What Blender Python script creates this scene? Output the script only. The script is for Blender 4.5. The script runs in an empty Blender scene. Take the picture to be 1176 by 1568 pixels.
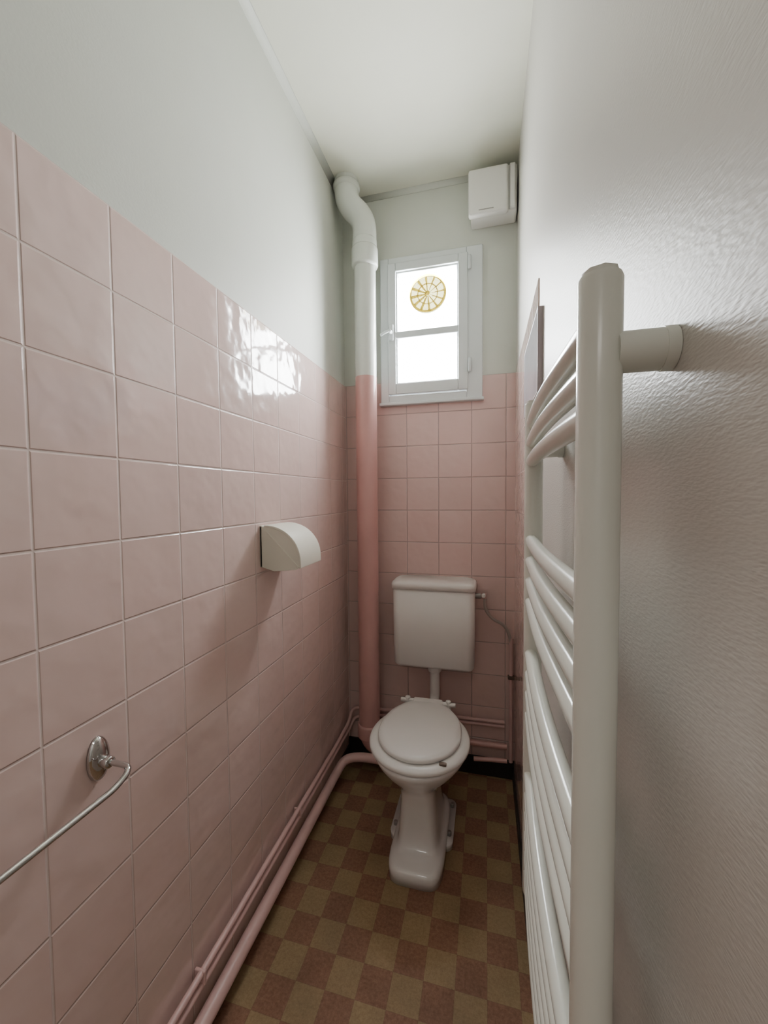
import bpy, bmesh, math, random
from mathutils import Vector, Matrix
random.seed(3)
C=bpy.context
W=0.80; D=1.854; H=2.705; CAMZ=1.30; CX=0.673
TT=1.836; T=0.15   # tile top, tile size
FY=-0.45

# ---------------------------------------------------------------- materials
def newmat(name):
    m=bpy.data.materials.new(name); m.use_nodes=True
    nt=m.node_tree; b=nt.nodes['Principled BSDF']
    return m,nt,b
def N(nt,t,**k):
    n=nt.nodes.new(t)
    for a,v in k.items(): setattr(n,a,v)
    return n
def M(nt,op,a,b=None,c=None,clamp=False):
    n=nt.nodes.new('ShaderNodeMath'); n.operation=op; n.use_clamp=clamp
    for i,v in enumerate((a,b,c)):
        if v is None: continue
        if isinstance(v,(int,float)): n.inputs[i].default_value=v
        else: nt.links.new(v,n.inputs[i])
    return n.outputs[0]
def setp(b,**k):
    for a,v in k.items():
        b.inputs[a.replace('_',' ')].default_value=v
def simple(name,col,rough=.5,metal=0,noise=.04,nscale=12,bump=0,bscale=80,coat=0):
    m,nt,b=newmat(name)
    tc=N(nt,'ShaderNodeTexCoord')
    nz=N(nt,'ShaderNodeTexNoise'); nz.inputs['Scale'].default_value=nscale; nz.inputs['Detail'].default_value=4
    nt.links.new(tc.outputs['Object'],nz.inputs['Vector'])
    mx=N(nt,'ShaderNodeMix',data_type='RGBA')
    mx.inputs[6].default_value=(*[max(0,c*(1-noise*2)) for c in col],1)
    mx.inputs[7].default_value=(*[min(1,c*(1+noise*2)) for c in col],1)
    nt.links.new(nz.outputs['Fac'],mx.inputs[0]); nt.links.new(mx.outputs[2],b.inputs['Base Color'])
    setp(b,Roughness=rough,Metallic=metal)
    b.inputs['Coat Weight'].default_value=coat
    if bump:
        n2=N(nt,'ShaderNodeTexNoise'); n2.inputs['Scale'].default_value=bscale
        nt.links.new(tc.outputs['Object'],n2.inputs['Vector'])
        bp=N(nt,'ShaderNodeBump'); bp.inputs['Strength'].default_value=bump; bp.inputs['Distance'].default_value=.002
        nt.links.new(n2.outputs['Fac'],bp.inputs['Height']); nt.links.new(bp.outputs[0],b.inputs['Normal'])
    return m
def tile_mat(name,axis,u0,col,grout,rough=.12,wave=1.0,tz=.15,dirt=.72):
    m,nt,b=newmat(name); L=nt.links
    tc=N(nt,'ShaderNodeTexCoord'); sp=N(nt,'ShaderNodeSeparateXYZ'); L.new(tc.outputs['Object'],sp.inputs[0])
    u=M(nt,'DIVIDE',M(nt,'SUBTRACT',sp.outputs[axis],u0),T)
    v=M(nt,'DIVIDE',M(nt,'SUBTRACT',sp.outputs[2],TT),tz)
    fu=M(nt,'FRACT',u); fv=M(nt,'FRACT',v); cu=M(nt,'FLOOR',u); cv=M(nt,'FLOOR',v)
    d=M(nt,'MINIMUM',M(nt,'MINIMUM',fu,M(nt,'SUBTRACT',1,fu)),M(nt,'MINIMUM',fv,M(nt,'SUBTRACT',1,fv)))
    mr=N(nt,'ShaderNodeMapRange',interpolation_type='SMOOTHSTEP'); L.new(d,mr.inputs[0])
    mr.inputs[1].default_value=.005; mr.inputs[2].default_value=.022
    gm=N(nt,'ShaderNodeMapRange',interpolation_type='SMOOTHSTEP'); L.new(d,gm.inputs[0])
    gm.inputs[1].default_value=.008; gm.inputs[2].default_value=.015
    cb=N(nt,'ShaderNodeCombineXYZ'); L.new(cu,cb.inputs[0]); L.new(cv,cb.inputs[1])
    wn=N(nt,'ShaderNodeTexWhiteNoise',noise_dimensions='3D'); L.new(cb.outputs[0],wn.inputs[0])
    sc=N(nt,'ShaderNodeSeparateColor'); L.new(wn.outputs['Color'],sc.inputs[0])
    hv=N(nt,'ShaderNodeHueSaturation'); hv.inputs['Color'].default_value=(*col,1)
    L.new(M(nt,'ADD',.97,M(nt,'MULTIPLY',sc.outputs[0],.05)),hv.inputs['Value'])
    L.new(M(nt,'ADD',.96,M(nt,'MULTIPLY',sc.outputs[1],.08)),hv.inputs['Saturation'])
    gn=N(nt,'ShaderNodeTexNoise'); gn.inputs['Scale'].default_value=6; gn.inputs['Detail'].default_value=3; L.new(tc.outputs['Object'],gn.inputs['Vector'])
    gx=N(nt,'ShaderNodeMix',data_type='RGBA'); gx.inputs[6].default_value=(*[c*dirt for c in grout],1); gx.inputs[7].default_value=(*[min(1,c*1.12) for c in grout],1); L.new(gn.outputs['Fac'],gx.inputs[0])
    mx=N(nt,'ShaderNodeMix',data_type='RGBA'); L.new(gx.outputs[2],mx.inputs[6])
    L.new(gm.outputs[0],mx.inputs[0]); L.new(hv.outputs[0],mx.inputs[7]); L.new(mx.outputs[2],b.inputs['Base Color'])
    L.new(M(nt,'ADD',M(nt,'MULTIPLY',M(nt,'SUBTRACT',1,gm.outputs[0]),.5),rough),b.inputs['Roughness'])
    nz=N(nt,'ShaderNodeTexNoise'); nz.inputs['Scale'].default_value=17; nz.inputs['Detail'].default_value=1.5
    va=N(nt,'ShaderNodeVectorMath',operation='ADD'); L.new(tc.outputs['Object'],va.inputs[0]); L.new(wn.outputs['Color'],va.inputs[1]); L.new(va.outputs[0],nz.inputs['Vector'])
    tilt=M(nt,'ADD',M(nt,'MULTIPLY',M(nt,'SUBTRACT',sc.outputs[0],.5),fu),M(nt,'MULTIPLY',M(nt,'SUBTRACT',sc.outputs[2],.5),fv))
    h=M(nt,'ADD',mr.outputs[0],M(nt,'ADD',M(nt,'MULTIPLY',tilt,1.8*wave),M(nt,'MULTIPLY',nz.outputs['Fac'],2.8*wave)))
    bp=N(nt,'ShaderNodeBump'); bp.inputs['Strength'].default_value=1; bp.inputs['Distance'].default_value=.0012
    L.new(h,bp.inputs['Height']); L.new(bp.outputs[0],b.inputs['Normal'])
    b.inputs['Coat Weight'].default_value=.3; b.inputs['Coat Roughness'].default_value=.05
    L.new(bp.outputs[0],b.inputs['Coat Normal'])
    return m
def wallpaper_mat(name,col,axis=1,bump=.30,rough=.40):
    m,nt,b=newmat(name); L=nt.links
    tc=N(nt,'ShaderNodeTexCoord'); 
    mp=N(nt,'ShaderNodeMapping'); mp.inputs['Rotation'].default_value=(.55,0,0); mp.inputs['Scale'].default_value=(1,.40,1.5)
    L.new(tc.outputs['Object'],mp.inputs[0])
    n2=N(nt,'ShaderNodeTexNoise'); n2.inputs['Scale'].default_value=300; n2.inputs['Detail'].default_value=1; L.new(mp.outputs[0],n2.inputs['Vector'])
    mp3=N(nt,'ShaderNodeMapping'); mp3.inputs['Rotation'].default_value=(-.7,0,0); mp3.inputs['Scale'].default_value=(1,.5,1.2)
    L.new(tc.outputs['Object'],mp3.inputs[0])
    n3=N(nt,'ShaderNodeTexNoise'); n3.inputs['Scale'].default_value=260; n3.inputs['Detail'].default_value=1; L.new(mp3.outputs[0],n3.inputs['Vector'])
    h=M(nt,'ADD',n2.outputs['Fac'],M(nt,'MULTIPLY',n3.outputs['Fac'],.5))
    bp=N(nt,'ShaderNodeBump'); bp.inputs['Strength'].default_value=bump; bp.inputs['Distance'].default_value=.0012
    L.new(h,bp.inputs['Height']); L.new(bp.outputs[0],b.inputs['Normal'])
    b.inputs['Base Color'].default_value=(*col,1); setp(b,Roughness=rough)
    return m
def floor_mat():
    m,nt,b=newmat('floor_checker_tiles'); L=nt.links
    tc=N(nt,'ShaderNodeTexCoord'); sp=N(nt,'ShaderNodeSeparateXYZ'); L.new(tc.outputs['Object'],sp.inputs[0])
    S=.083
    u=M(nt,'DIVIDE',M(nt,'SUBTRACT',sp.outputs[0],.18),S); v=M(nt,'DIVIDE',M(nt,'SUBTRACT',sp.outputs[1],1.0),S)
    fu=M(nt,'FRACT',u); fv=M(nt,'FRACT',v); cu=M(nt,'FLOOR',u); cv=M(nt,'FLOOR',v)
    par=M(nt,'FLOORED_MODULO',M(nt,'ADD',cu,cv),2)
    d=M(nt,'MINIMUM',M(nt,'MINIMUM',fu,M(nt,'SUBTRACT',1,fu)),M(nt,'MINIMUM',fv,M(nt,'SUBTRACT',1,fv)))
    nz=N(nt,'ShaderNodeTexNoise'); nz.inputs['Scale'].default_value=110; nz.inputs['Detail'].default_value=6; nz.inputs['Roughness'].default_value=.85
    L.new(tc.outputs['Object'],nz.inputs['Vector'])
    nc=N(nt,'ShaderNodeMapRange'); L.new(nz.outputs['Fac'],nc.inputs[0]); nc.inputs[1].default_value=.32; nc.inputs[2].default_value=.68
    n3=N(nt,'ShaderNodeTexNoise'); n3.inputs['Scale'].default_value=7; n3.inputs['Detail'].default_value=4; L.new(tc.outputs['Object'],n3.inputs['Vector'])
    ra=N(nt,'ShaderNodeMix',data_type='RGBA'); ra.inputs[6].default_value=(.235,.155,.080,1); ra.inputs[7].default_value=(.37,.265,.145,1); L.new(nc.outputs[0],ra.inputs[0])
    rb=N(nt,'ShaderNodeMix',data_type='RGBA'); rb.inputs[6].default_value=(.17,.080,.048,1); rb.inputs[7].default_value=(.32,.175,.11,1); L.new(nc.outputs[0],rb.inputs[0])
    mx=N(nt,'ShaderNodeMix',data_type='RGBA'); L.new(par,mx.inputs[0]); L.new(ra.outputs[2],mx.inputs[6]); L.new(rb.outputs[2],mx.inputs[7])
    g=N(nt,'ShaderNodeMapRange'); L.new(d,g.inputs[0]); g.inputs[1].default_value=.004; g.inputs[2].default_value=.014; g.inputs[3].default_value=.85; g.inputs[4].default_value=1
    hv=N(nt,'ShaderNodeHueSaturation'); L.new(mx.outputs[2],hv.inputs['Color'])
    L.new(M(nt,'MULTIPLY',g.outputs[0],M(nt,'ADD',.58,M(nt,'MULTIPLY',n3.outputs['Fac'],.75))),hv.inputs['Value'])
    L.new(hv.outputs[0],b.inputs['Base Color']); setp(b,Roughness=.55); b.inputs['Specular IOR Level'].default_value=.3
    return m
PINK=(.745,.565,.525); PINKP=(.60,.345,.32)
m_tileL=tile_mat('pink_tile_left',1,.448,PINK,(.72,.59,.55),tz=.154,dirt=.84)
m_tileB=tile_mat('pink_tile_back',0,.158,(.71,.515,.485),(.52,.40,.38),tz=.1515)
m_tileR=tile_mat('pink_tile_right',1,.448,PINK,(.55,.40,.38),tz=.1515)
m_paint=simple('wall_paint_off_white',(.63,.65,.595),.5,bump=.12,bscale=160,noise=.015)
m_ceil=simple('ceiling_paint',(.78,.785,.68),.6,bump=.06,noise=.015)
m_paper=wallpaper_mat('embossed_wallpaper_grey',(.58,.56,.52))
m_floor=floor_mat()
m_porc=simple('white_porcelain',(.77,.755,.73),.12,noise=.01,coat=.4)
m_plas=simple('white_plastic',(.79,.775,.75),.3,noise=.01)
m_cream=simple('cream_plastic',(.82,.81,.71),.35,noise=.02)
m_rad=simple('radiator_enamel',(.71,.72,.655),.2,noise=.01)
m_wpipe=simple('pipe_white_paint',(.66,.685,.64),.25,noise=.03,bump=.12,bscale=40)
m_ppipe=simple('pipe_pink_paint',PINKP,.28,noise=.04,bump=.12,bscale=40)
m_ppipe2=simple('small_pipe_pink_paint',(.66,.44,.42),.35,noise=.06)
m_frame=simple('window_paint_white',(.68,.72,.73),.35,noise=.02)
m_chrome=simple('chrome',(.6,.6,.6),.08,1,noise=.02)
m_dark=simple('dark_base_strip',(.018,.014,.012),.5,noise=.1)  # near-black base strips; back and left ones paint in dark gaps
m_metal=simple('grey_metal',(.35,.34,.33),.4,.8)
m_hose=simple('grey_hose',(.42,.36,.33),.4)
m_brown=simple('brown_rubber',(.12,.08,.06),.5)
m_hall=simple('hallway_paint',(.7,.69,.66),.7)
m_wood=simple('frame_edge_grey',(.45,.40,.42),.4)
m_pic=simple('glossy_blue_grey_print',(.60,.60,.68),.10,noise=.10,nscale=9)
def glass_mat():
    m,nt,b=newmat('window_glass'); nt.nodes.remove(b)
    tr=N(nt,'ShaderNodeBsdfTransparent'); tr.inputs[0].default_value=(.96,.97,.97,1)
    gl=N(nt,'ShaderNodeBsdfGlossy'); gl.inputs['Roughness'].default_value=.03
    mx=N(nt,'ShaderNodeMixShader'); mx.inputs[0].default_value=.05
    o=nt.nodes['Material Output']
    nt.links.new(tr.outputs[0],mx.inputs[1]); nt.links.new(gl.outputs[0],mx.inputs[2]); nt.links.new(mx.outputs[0],o.inputs[0])
    return m
m_glass=glass_mat()
def tinted(name,col,a=.25):
    m,nt,b=newmat(name); nt.nodes.remove(b)
    t=N(nt,'ShaderNodeBsdfTransparent'); t.inputs[0].default_value=(*col,1)
    d=N(nt,'ShaderNodeBsdfDiffuse'); d.inputs[0].default_value=(.55,.42,.10,1)
    mx=N(nt,'ShaderNodeMixShader'); mx.inputs[0].default_value=a
    nt.links.new(t.outputs[0],mx.inputs[1]); nt.links.new(d.outputs[0],mx.inputs[2]); nt.links.new(mx.outputs[0],nt.nodes['Material Output'].inputs[0])
    return m
m_vent=tinted('yellowed_clear_plastic',(.36,.28,.055),.12)
m_vdisc=tinted('pale_yellow_clear_plastic',(.055,.051,.028),.04)

# ---------------------------------------------------------------- geometry helpers
def link(ob,parent=None):
    C.scene.collection.objects.link(ob)
    if parent: ob.parent=parent
    return ob
def empty(name):
    e=bpy.data.objects.new(name,None); e.empty_display_size=.05; return link(e)
def obj_from_bm(name,bm,mats,parent=None,smooth=False,bevel=0,seg=3,subsurf=0):
    me=bpy.data.meshes.new(name); bm.normal_update(); bm.to_mesh(me); bm.free()
    if not isinstance(mats,(list,tuple)): mats=[mats]
    for m in mats: me.materials.append(m)
    ob=bpy.data.objects.new(name,me); link(ob,parent)
    if smooth:
        for p in me.polygons: p.use_smooth=True
    if bevel:
        b=ob.modifiers.new('bevel','BEVEL'); b.width=bevel; b.segments=seg; b.limit_method='ANGLE'; b.angle_limit=.6
        for p in me.polygons: p.use_smooth=True
        w=ob.modifiers.new('wn','WEIGHTED_NORMAL'); w.keep_sharp=False
    if subsurf:
        s=ob.modifiers.new('sub','SUBSURF'); s.levels=subsurf; s.render_levels=subsurf
    return ob
def addbox(bm,a,b,mi=0):
    x0,y0,z0=a; x1,y1,z1=b
    vs=[bm.verts.new(p) for p in ((x0,y0,z0),(x1,y0,z0),(x1,y1,z0),(x0,y1,z0),(x0,y0,z1),(x1,y0,z1),(x1,y1,z1),(x0,y1,z1))]
    for f in ((0,3,2,1),(4,5,6,7),(0,1,5,4),(1,2,6,5),(2,3,7,6),(3,0,4,7)):
        fc=bm.faces.new([vs[i] for i in f]); fc.material_index=mi
def boxes(name,lst,mats,parent=None,bevel=0,seg=3):
    bm=bmesh.new()
    for it in lst: addbox(bm,*it)
    return obj_from_bm(name,bm,mats,parent,bevel=bevel,seg=seg)
def loft(name,rings,mat,parent=None,capb=True,capt=True,closed=False,subsurf=0,smooth=True):
    bm=bmesh.new(); R=[[bm.verts.new(p) for p in r] for r in rings]; n=len(R[0])
    for i in range(len(R)-1):
        for j in range(n):
            bm.faces.new((R[i][j],R[i][(j+1)%n],R[i+1][(j+1)%n],R[i+1][j]))
    if closed:
        for j in range(n): bm.faces.new((R[-1][j],R[-1][(j+1)%n],R[0][(j+1)%n],R[0][j]))
    else:
        if capb: bm.faces.new(R[0][::-1])
        if capt: bm.faces.new(R[-1])
    bmesh.ops.recalc_face_normals(bm,faces=bm.faces)
    return obj_from_bm(name,bm,mat,parent,smooth=smooth,subsurf=subsurf)
def fillet(pts,r,seg=6):
    pts=[Vector(p) for p in pts]; out=[pts[0]]
    for i in range(1,len(pts)-1):
        a,b,c=pts[i-1],pts[i],pts[i+1]
        u=(a-b); v=(c-b); rr=min(r,u.length*.49,v.length*.49)
        p=b+u.normalized()*rr; q=b+v.normalized()*rr
        for k in range(seg+1):
            t=k/seg; out.append((1-t)**2*p+2*t*(1-t)*b+t*t*q)
    out.append(pts[-1]); return out
def tube(name,pts,r,mat,parent=None,n=20,fil=0,radii=None,sx=1,up=None):
    P=fillet(pts,fil) if fil else [Vector(p) for p in pts]
    rings=[]; 
    t0=(P[1]-P[0]).normalized()
    nrm=Vector(up) if up else (Vector((0,0,1)) if abs(t0.z)<.9 else Vector((1,0,0)))
    for i,p in enumerate(P):
        t=((P[min(i+1,len(P)-1)]-p).normalized()+(p-P[max(i-1,0)]).normalized()).normalized()
        nrm=(nrm-t*nrm.dot(t)).normalized(); bn=t.cross(nrm)
        rr=radii[i] if radii else r
        rings.append([p+nrm*math.cos(a)*rr+bn*math.sin(a)*rr*sx for a in [2*math.pi*k/n for k in range(n)]])
    ob=loft(name,rings,mat,parent)
    m=ob.modifiers.new('es','EDGE_SPLIT'); m.split_angle=.9
    return ob
def cyl(name,a,b,r,mat,parent=None,n=32,bevel=0):
    a=Vector(a); b=Vector(b); d=(b-a).normalized()
    if bevel:
        pts=[a,a+d*bevel*.3,a+d*bevel,b-d*bevel,b-d*bevel*.3,b]; radii=[r-bevel,r-bevel*.3,r,r,r-bevel*.3,r-bevel]
        return tube(name,pts,r,mat,parent,n=n,radii=radii)
    return tube(name,[a,b],r,mat,parent,n=n)
def rrect(x0,x1,y0,y1,z,r,seg=6):
    out=[]
    for cx,cy,a0 in ((x1-r,y1-r,0),(x0+r,y1-r,90),(x0+r,y0+r,180),(x1-r,y0+r,270)):
        for k in range(seg+1):
            a=math.radians(a0+90*k/seg); out.append(Vector((cx+r*math.cos(a),cy+r*math.sin(a),z)))
    return out
def egg(cx,cy,rx,rf,rb,z,n=48,p=2.0):
    out=[]
    for k in range(n):
        a=2*math.pi*k/n; s=math.sin(a); c=math.cos(a)
        e=2/p; X=rx*math.copysign(abs(c)**e,c); 
        Y=(rb if s>0 else rf)*math.copysign(abs(s)**e,s)
        out.append(Vector((cx+X,cy+Y,z)))
    return out

# ---------------------------------------------------------------- room shell
th=.12
boxes('floor',[((-1.2,-1.9,-.08),(2.0,D+th,0))],m_floor)
boxes('ceiling',[((-1.2,-1.9,H),(2.0,D+th,H+.08))],m_ceil)
boxes('wall_left',[((-th,FY,TT),(0,D,H),0),((-th,FY,0),(.003,D,TT),1)],[m_paint,m_tileL])
RT=1.07
boxes('wall_right',[((W,FY,0),(W+th,RT,H),0),((W,RT,TT),(W+th,D,H),0),((W-.003,RT,0),(W+th,D,TT),1)],[m_paper,m_tileR])
wx0,wx1,wz0,wz1=.200,.652,1.745,2.392
boxes('wall_back',[((-th,D,TT),(wx0,D+th,H),0),((wx1,D,TT),(W+th,D+th,H),0),((wx0,D,wz1),(wx1,D+th,H),0),
    ((-th,D-.003,0),(wx0,D+th,TT),1),((wx1,D-.003,0),(W+th,D+th,TT),1),((wx0,D-.003,0),(wx1,D+th,wz0),1)],[m_paint,m_tileB])
boxes('wall_front',[((-1.2,FY-.1,0),(.02,FY,H)),((.78,FY-.1,0),(2.0,FY,H)),((.02,FY-.1,2.1),(.78,FY,H))],m_hall)
boxes('wall_hallway',[((-1.2,-1.9,0),(2.0,-1.8,H)),((-1.3,-1.9,0),(-1.2,FY,H)),((2.0,-1.9,0),(2.1,FY,H))],m_hall)
boxes('dark_gap_back',[((0,D-.012,0),(W,D-.003,.085))],m_dark)  # black strip painting in the unlit gap below the back tiles
boxes('dark_gap_left',[((.003,FY,0),(.010,D-.012,.05))],m_dark)  # black strip painting in the shaded gap behind the low pipe
boxes('baseboard_right',[((W-.010,RT,0),(W-.003,D-.012,.06))],m_dark)
def cove(name,pa,pb,dirs,r,mat):
    pa=Vector(pa);pb=Vector(pb);u=Vector(dirs[0]);v=Vector(dirs[1]);rings=[]
    for p in (pa,pb):
        ring=[p.copy()]
        for k in range(9):
            a=math.radians(90*k/8); ring.append(p+u*(r-r*math.sin(a))+v*(r-r*math.cos(a)))
        rings.append(ring)
    return loft(name,rings,mat)
cove('trim_1',(0,FY,H),(0,D,H),((1,0,0),(0,0,-1)),.022,m_paint)
cove('trim_2',(0,D,H),(W,D,H),((0,-1,0),(0,0,-1)),.018,m_paint)

# ---------------------------------------------------------------- window
win=empty('window_1')
F=D-.012; 
def ring4(name,x0,x1,z0,z1,w,y0,y1,mat,par,bev=.004,wb=None,wr=None):
    wb=wb or w; wr=wr or w
    return boxes(name,[((x0,y0,z0),(x0+w,y1,z1)),((x1-wr,y0,z0),(x1,y1,z1)),((x0+w,y0,z0),(x1-wr,y1,z0+wb)),((x0+w,y0,z1-w),(x1-wr,y1,z1))],mat,par,bevel=bev,seg=2)
ring4('outer_frame',wx0-.012,wx1+.004,wz0-.012,wz1+.01,.040,F-.006,D+.07,m_frame,win,wr=.07,wb=.036)
sx0,sx1,sz0,sz1=.226,.592,1.774,2.374
ring4('sash',sx0,sx1,sz0,sz1,.038,F-.014,D+.04,m_frame,win,wr=.042,wb=.05)
ring4('sash_bead',sx0+.034,sx1-.038,sz0+.046,sz1-.034,.010,F-.002,D+.03,m_frame,win,bev=.003)
boxes('glazing_bar',[((sx0+.03,F-.008,2.032),(sx1-.03,D+.03,2.064))],m_frame,win,bevel=.005)
boxes('glass_pane',[((sx0+.03,D+.012,sz0+.04),(sx1-.03,D+.016,sz1-.03))],m_glass,win)
boxes('sill_lip',[((wx0-.018,D-.03,wz0-.022),(wx1+.01,D,wz0-.008))],m_frame,win,bevel=.004)
for i,z in enumerate((1.88,2.325)):
    cyl('hinge_%d'%(i+1),(.600,F-.018,z-.03),(.600,F-.018,z+.03),.0075,m_frame,win,n=16,bevel=.003)
boxes('latch_plate',[((.232,F-.024,2.02),(.254,F-.012,2.095))],m_frame,win,bevel=.004)
cyl('latch_knob',(.243,F-.024,2.055),(.243,F-.052,2.055),.008,m_frame,win,n=16,bevel=.003)
tube('latch_lever',[(.243,F-.05,2.055),(.222,F-.052,2.048),(.200,F-.045,2.04)],.006,m_frame,win,n=12,fil=.01)
vx,vz,vr=.410,2.227,.086; vy=D+.004
def ringmesh(name,cx,cz,y,ro,ri,mat,par,n=56):
    bm=bmesh.new()
    A=[bm.verts.new((cx+ro*math.cos(2*math.pi*k/n),y,cz+ro*math.sin(2*math.pi*k/n))) for k in range(n)]
    B=[bm.verts.new((cx+ri*math.cos(2*math.pi*k/n),y+.001,cz+ri*math.sin(2*math.pi*k/n))) for k in range(n)]
    for k in range(n): bm.faces.new((A[k],A[(k+1)%n],B[(k+1)%n],B[k]))
    return obj_from_bm(name,bm,mat,par)
ringmesh('ventilator_rim',vx,vz,vy-.010,vr,vr-.011,m_vent,win)
ringmesh('ventilator_inner_ring',vx,vz,vy-.006,vr*.56,vr*.56-.005,m_vent,win)
bm=bmesh.new(); bm.faces.new([bm.verts.new((vx+.011*math.cos(2*math.pi*k/24),vy-.012,vz+.011*math.sin(2*math.pi*k/24))) for k in range(24)])
obj_from_bm('ventilator_hub',bm,m_vent,win)
bm=bmesh.new()
for k in range(12):
    a=2*math.pi*k/12+.1; ux,uz=math.cos(a),math.sin(a); px,pz=-uz,ux
    w0,w1=.0018,.0055; r0,r1=.009,vr-.009
    bm.faces.new([bm.verts.new((vx+ux*r+px*w*s,vy-.004+s*.003,vz+uz*r+pz*w*s)) for r,w,s in ((r0,w0,1),(r1,w1,1),(r1,w1,-1),(r0,w0,-1))])
obj_from_bm('ventilator_blades',bm,m_vent,win)
bm=bmesh.new(); bm.faces.new([bm.verts.new((vx+(vr-.001)*math.cos(2*math.pi*k/48),vy+.005,vz+(vr-.001)*math.sin(2*math.pi*k/48))) for k in range(48)])
obj_from_bm('ventilator_disc',bm,m_vdisc,win)

# ---------------------------------------------------------------- extractor box
ex=empty('extractor_fan')
boxes('fan_body',[((.606,1.765,2.474),(.794,D,2.661))],m_plas,ex,bevel=.008)
boxes('fan_cover',[((.598,1.742,2.466),(.758,1.775,2.653))],m_plas,ex,bevel=.010)
boxes('fan_side_grille',[((.764,1.752,2.479),(.786,1.77,2.656))],m_plas,ex,bevel=.004)
boxes('fan_slot',[((.64,1.7405,2.481),(.70,1.745,2.484))],m_metal,ex)

# ---------------------------------------------------------------- soil pipe
sp=empty('soil_pipe')
px_,py_=.143,1.745
tube('pipe_pink_section',[(px_,py_,TT),(px_,py_,.15),(px_+.09,py_+.02,.10),(px_+.2,py_+.02,.10)],.0485,m_ppipe,sp,n=40,fil=.06)
cyl('pipe_white_section',(px_,py_,TT),(px_,py_,2.41),.048,m_wpipe,sp,n=40)
cyl('pipe_socket',(px_,py_,2.320),(px_,py_,2.410),.059,m_wpipe,sp,n=40,bevel=.012)
cyl('pipe_socket_upper',(px_,py_,2.385),(px_,py_,2.445),.055,m_wpipe,sp,n=40,bevel=.010)
tube('pipe_offset_bend',[(px_,py_,2.41),(px_,py_,2.535),(px_-.078,py_-.015,2.61),(px_-.078,py_-.015,H)],.053,m_wpipe,sp,n=40,fil=.06)
cyl('pipe_ceiling_collar',(px_-.078,py_-.015,H-.045),(px_-.078,py_-.015,H-.015),.060,m_wpipe,sp,n=40,bevel=.010)
cyl('pipe_base_socket',(px_,py_,0.17),(px_,py_,.235),.056,m_ppipe,sp,n=40,bevel=.008)

# ---------------------------------------------------------------- small pipes
hp=empty('heating_pipes')
tube('pipe_upper',[(.022,-.42,.165),(.022,1.60,.18),(.022,1.79,.19),(.03,1.825,.25),(.30,1.832,.262),(.755,1.832,.268)],.008,m_ppipe2,hp,n=14,fil=.03)
tube('pipe_middle',[(.022,-.42,.138),(.022,1.60,.153),(.022,1.80,.158),(.04,1.836,.2),(.30,1.838,.24),(.755,1.838,.246)],.008,m_ppipe2,hp,n=14,fil=.03)
tube('pipe_drain',[(.034,-.42,.062),(.034,1.56,.078),(.05,1.655,.105),(.13,1.665,.118),(.22,1.665,.118)],.019,m_ppipe2,hp,n=20,fil=.04)
tube('pipe_back_horizontal',[(.20,1.826,.155),(.765,1.826,.16)],.013,m_ppipe,hp,n=16)
tube('pipe_right_stub',[(.62,1.80,.10),(.70,1.80,.108),(.765,1.80,.112)],.010,m_ppipe,hp,n=16,fil=.02)
for i,y in enumerate((.75,1.25)):
    boxes('pipe_clip_%d'%(i+1),[((.0035,y,.148),(.033,y+.008,.182))],m_ppipe2,hp,bevel=.003)

# ---------------------------------------------------------------- cistern
ci=empty('toilet_cistern')
c0,c1=.264,.628
rg=[]
for z,dx,y0,r in ((.532,.024,1.73,.02),(.536,.012,1.716,.025),(.548,.005,1.706,.03),(.70,.003,1.703,.03),(.90,.002,1.70,.03)):
    rg.append(rrect(c0+dx,c1-dx,y0,D-.003,z,r))
loft('tank',rg,m_plas,ci)
rg=[]
for z,dx,dy in ((.885,.002,.002),(.886,-.003,-.003),(.905,-.004,-.004),(.914,-.001,-.001),(.920,.010,.010),(.922,.03,.03)):
    rg.append(rrect(c0+dx,c1-dx,1.70+dy,D-.003,z,.03))
loft('lid',rg,m_plas,ci)
cyl('outlet_nut',(.447,1.775,.500),(.447,1.775,.545),.030,m_plas,ci,bevel=.004)
cyl('inlet_nut',(.622,1.80,.850),(.652,1.80,.850),.013,m_metal,ci,n=12,bevel=.002)
ws=empty('water_supply_pipe')
cyl('stop_valve',(.652,1.80,.850),(.675,1.80,.850),.012,m_ppipe2,ws,bevel=.003)
cyl('valve_handle',(.662,1.775,.855),(.662,1.80,.855),.009,m_plas,ws,bevel=.003)
tube('supply_tube',[(.668,1.80,.850),(.668,1.80,.79),(.70,1.81,.745),(.755,1.82,.72),(.782,1.83,.65),(.782,1.83,.28)],.0068,m_hose,ws,n=12,fil=.045)
tube('riser',[(.782,1.83,.66),(.782,1.83,.09)],.009,m_ppipe2,ws,n=12)
boxes('riser_clip',[((.768,1.815,.475),(.796,1.835,.49))],m_brown,ws,bevel=.002)

# ---------------------------------------------------------------- toilet
to=empty('toilet'); tx=.438
tube('flush_pipe',[(.447,1.775,.500),(.447,1.775,.37),(.447,1.70,.355),(.447,1.65,.355)],.022,m_plas,to,n=24,fil=.05)
S=[ # z, rx, yfront, yback, power
 (.000,.097,1.238,1.64,5),(.034,.097,1.238,1.64,5),(.043,.094,1.241,1.635,5),(.049,.088,1.250,1.63,5),(.053,.082,1.275,1.62,5),
 (.058,.078,1.303,1.61,5),(.070,.075,1.318,1.60,5),(.100,.072,1.322,1.58,5),(.160,.067,1.320,1.55,5),(.220,.063,1.315,1.55,4.5),(.255,.064,1.308,1.55,4),(.275,.070,1.298,1.56,3.2),
 (.295,.085,1.280,1.57,2.6),(.320,.115,1.255,1.58,2.2),(.345,.142,1.232,1.59,2.1),(.368,.160,1.215,1.60,2.05),(.385,.170,1.205,1.61,2.0),(.398,.172,1.203,1.61,2.0),(.402,.166,1.21,1.605,2.0)]
rg=[]
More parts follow.
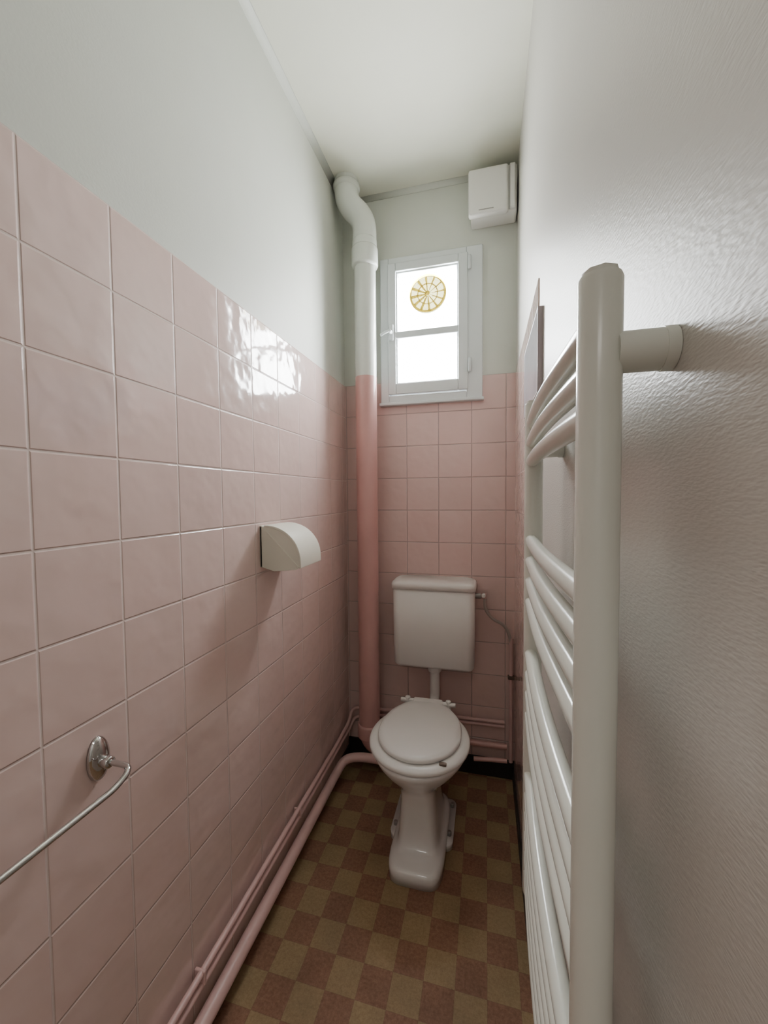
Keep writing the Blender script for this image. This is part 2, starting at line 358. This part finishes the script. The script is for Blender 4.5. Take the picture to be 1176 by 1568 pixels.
for z,rx,yf,yb,p in S:
    cy=1.41 if z>.28 else (yf+yb)/2
    rg.append(egg(tx,cy,rx,cy-yf,yb-cy,z,56,p))
loft('bowl_and_pedestal',rg,m_porc,to)
loft('rear_deck',[rrect(tx-.08,tx+.08,1.55,1.64,z,.03) for z in (.33,.39,.402)],m_porc,to)
cyl('rear_spigot',(tx+.009,1.61,.355),(tx+.009,1.66,.355),.030,m_porc,to,bevel=.005)
tube('trap_outlet',[(tx,1.50,.22),(tx,1.60,.20),(tx-.03,1.66,.12),(tx-.09,1.70,.10)],.050,m_porc,to,n=28,fil=.06)
loft('foot_flange',[rrect(tx-.118,tx+.118,1.40,1.63,z,.03) for z in (0,.018,.024)],m_porc,to)
for i,(dx,y) in enumerate(((-.103,1.45),(.103,1.45),(.103,1.59),(-.103,1.59))):
    cyl('fixing_bolt_%d'%(i+1),(tx+dx,y,.02),(tx+dx,y,.038),.008,m_metal,to,n=12,bevel=.002)
cy=1.40
def seatring(o,zi):
    return egg(tx,cy,.181-o,.200-o,.20-o,zi,56,2.05)
rr=[]
for o,z in ((.006,.404),(0,.409),(0,.417),(.006,.424),(.03,.428),(.05,.425),(.055,.415),(.05,.404)):
    rr.append(seatring(o,z))
loft('seat',rr,m_plas,to,closed=True)
def lidoutline(o,z):
    out=[]; n=64
    for k in range(n):
        a=2*math.pi*k/n; s,c=math.sin(a),math.cos(a)
        rx=.150-o; ry=.172-o
        X=rx*c; Y=ry*s
        if s>.0:
            Y=(.205-o)*s**.85 ; X=rx*math.copysign(abs(c)**.95,c)
            w=max(0,(s-.75)/.25); X=X*(1+0.25*w)
        out.append(Vector((tx+X,1.40+Y,z)))
    return out
loft('lid',[lidoutline(.01,.428),lidoutline(0,.432),lidoutline(0,.440),lidoutline(.004,.445),lidoutline(.02,.449),lidoutline(.07,.453),lidoutline(.12,.454)],m_plas,to)
boxes('lid_hinge_bar',[((tx-.062,1.585,.426),(tx+.062,1.632,.446))],m_plas,to,bevel=.008)
for i,dx in enumerate((-.085,.085)):
    cyl('hinge_post_%d'%(i+1),(tx+dx,1.615,.400),(tx+dx,1.615,.452),.011,m_plas,to,n=20,bevel=.004)
    cyl('hinge_arm_%d'%(i+1),(tx+dx*.6,1.613,.436),(tx+dx*1.35,1.613,.436),.009,m_plas,to,n=16,bevel=.003)
boxes('seat_buffer',[((tx+.088,1.248,.424),(tx+.112,1.262,.4325))],m_brown,to,bevel=.003)

# ---------------------------------------------------------------- toilet paper holder
tp=empty('toilet_paper_holder')
y0,y1=1.070,1.215; zb,zt=1.074,1.212
def prof(k,n=14):
    a=math.radians(90*k/n); return (.02+.118*math.sin(a)**1.0, zb+.025+(zt-zb-.025)*math.cos(a)**.9 if k<n else zb+.025)
arc=[prof(k) for k in range(15)]
def prism(name,outline,ya,yb,mat,par,bev=.002):
    bm=bmesh.new(); A=[bm.verts.new((x,ya,z)) for x,z in outline]; B=[bm.verts.new((x,yb,z)) for x,z in outline]
    n=len(A); bm.faces.new(A); bm.faces.new(B[::-1])
    for i in range(n): bm.faces.new((A[i],A[(i+1)%n],B[(i+1)%n],B[i]))
    bmesh.ops.recalc_face_normals(bm,faces=bm.faces)
    return obj_from_bm(name,bm,mat,par,bevel=bev,seg=2)
shell=[(.02,zt+.002)]+[(x+.002,z+.002) for x,z in arc[1:]]+[(.140,zb+.012),(.134,zb+.012)]+[(x-.004,z-.004) for x,z in arc[1:][::-1]]+[(.02,zt-.004)]
prism('cover_shell',shell,y0-.002,y1+.002,m_cream,tp)
side_in=[(.004,zt-.002)]+[(x-.003,z-.003) for x,z in arc]+[(.133,zb+.012),(.12,zb+.006),(.05,zb),(.004,zb+.012)]
prism('side_near',side_in,y0,y0+.005,m_cream,tp,.001)
prism('side_far',side_in,y1-.005,y1,m_cream,tp,.001)
prism('side_rib',[(.012,zt-.006),(.016,zt-.004),(.134,zb+.016),(.130,zb+.010)],y0-.002,y0+.002,m_cream,tp,.0008)
boxes('back_plate',[((.0035,y0,zb+.01),(.012,y1,zt))],m_cream,tp,bevel=.002)

# ---------------------------------------------------------------- towel bar
tb=empty('towel_bar')
def rosette(name,y,z):
    n=40; rg=[]
    for x,r in ((.0035,.040),(.007,.040),(.012,.036),(.016,.024),(.018,.014)):
        rg.append([Vector((x,y+r*.50*math.cos(2*math.pi*k/n),z+r*math.sin(2*math.pi*k/n))) for k in range(n)])
    loft(name,rg,m_chrome,tb)
ry,rz=.535,.838
rosette('rosette_1',ry,rz); rosette('rosette_2',.06,rz)
tube('bar',[(.012,ry,rz-.002),(.078,ry+.002,rz-.004),(.080,ry-.03,rz-.018),(.080,.09,rz-.018),(.080,.06,rz-.006),(.012,.06,rz-.002)],.0050,m_chrome,tb,n=20,fil=.018)
cyl('boss_1',(.014,ry,rz-.002),(.034,ry,rz-.003),.010,m_chrome,tb,bevel=.002)
cyl('boss_2',(.014,.06,rz-.002),(.034,.06,rz-.003),.010,m_chrome,tb,bevel=.002)

# ---------------------------------------------------------------- towel radiator
ra=empty('towel_radiator')
rx=CX+.080; n0,n1=.325,.735; zt_,zb_=1.457,.575
def post(name,y,r=.0152):
    tube(name,[(rx,y,zb_),(rx,y,zb_+.006),(rx,y,zt_-.003),(rx,y,zt_)],r,m_rad,ra,n=36,radii=[r*.9,r,r,r*.93],up=(1,0,0))
post('post_near',n0); post('post_far',n1)
cyl('post_cap_near',(rx,n0,zt_-.001),(rx,n0,zt_+.004),.0125,m_rad,ra,n=8)
cyl('bleed_valve',(rx,n0,zt_+.003),(rx,n0,zt_+.006),.006,m_metal,ra,n=16)
cyl('post_cap_far',(rx,n1,zt_-.001),(rx,n1,zt_+.004),.0125,m_rad,ra,n=8)
zs=[.122,.090,.058,-.080,-.116,-.152,-.188,-.280,-.316,-.352,-.390,-.50,-.536,-.572,-.608,-.645,-.681]
for i,zz in enumerate(zs):
    z=CAMZ+zz; pts=[]
    for k in range(13):
        t=k/12; y=n0+(n1-n0)*t; pts.append((rx-.003-.006*math.sin(math.pi*t),y,z))
    tube('rail_%02d'%(i+1),pts,.0105,m_rad,ra,n=20)
for i,(y,z) in enumerate(((n0,CAMZ+.102),(n1,CAMZ+.078),(n0,CAMZ-.60),(n1,CAMZ-.60))):
    cyl('wall_bracket_%d'%(i+1),(rx+.010,y,z),(W-.0005,y,z),.0145,m_rad,ra,n=32)
    cyl('bracket_collar_%d'%(i+1),(W-.008,y,z),(W-.0003,y,z),.0153,m_rad,ra,n=32)
tube('feed_pipe_1',[(rx,n1,zb_+.01),(rx,n1,.50),(W-.012,n1,.48),(W-.012,n1,.0)],.007,m_rad,ra,n=14,fil=.02)
tube('feed_pipe_2',[(rx,n0,zb_+.01),(rx,n0,.50),(W-.012,n0,.48),(W-.012,n0,.0)],.007,m_rad,ra,n=14,fil=.02)

# ---------------------------------------------------------------- framed print on right wall
fp=empty('framed_picture')
boxes('frame',[((W-.012,1.0,1.54),(W,1.004,1.738)),((W-.012,1.336,1.54),(W,1.34,1.738)),((W-.012,1.004,1.54),(W,1.336,1.544)),((W-.012,1.004,1.734),(W,1.336,1.738))],m_wood,fp,bevel=.0008)
boxes('print',[((W-.0115,1.003,1.543),(W-.001,1.337,1.735))],m_pic,fp)

# ---------------------------------------------------------------- lights
w=bpy.data.worlds.new('World'); C.scene.world=w; w.use_nodes=True
bg=w.node_tree.nodes['Background']; bg.inputs[0].default_value=(.97,.98,.99,1); bg.inputs[1].default_value=94
def area(name,loc,rot,sx,sy,power,col=(1,1,1),portal=False):
    l=bpy.data.lights.new(name,'AREA'); l.shape='RECTANGLE'; l.size=sx; l.size_y=sy; l.energy=power; l.color=col
    o=bpy.data.objects.new(name,l); link(o); o.location=loc; o.rotation_euler=rot
    if portal: l.cycles.is_portal=True
    return o
area('window_portal',(.407,D+.10,2.09),(math.radians(-90),0,0),.40,.66,1,portal=True)
area('hallway_fill_light',(.40,-1.15,H-.06),(0,0,0),.6,.6,14,(1,.95,.89))  # added fill light behind the camera; no lamp is seen there

# ---------------------------------------------------------------- camera
cd=bpy.data.cameras.new('camera'); cam=bpy.data.objects.new('camera',cd); link(cam)
cd.sensor_fit='HORIZONTAL'; cd.sensor_width=36; cd.lens=606/1176*36; cd.clip_start=.02
yaw,pit,roll=math.radians(14.5),math.radians(2.35),math.radians(-.5)
cam.matrix_world=Matrix.Translation((CX,0,CAMZ))@Matrix.Rotation(yaw,4,'Z')@Matrix.Rotation(math.radians(90)-pit,4,'X')@Matrix.Rotation(roll,4,'Z')
C.scene.camera=cam
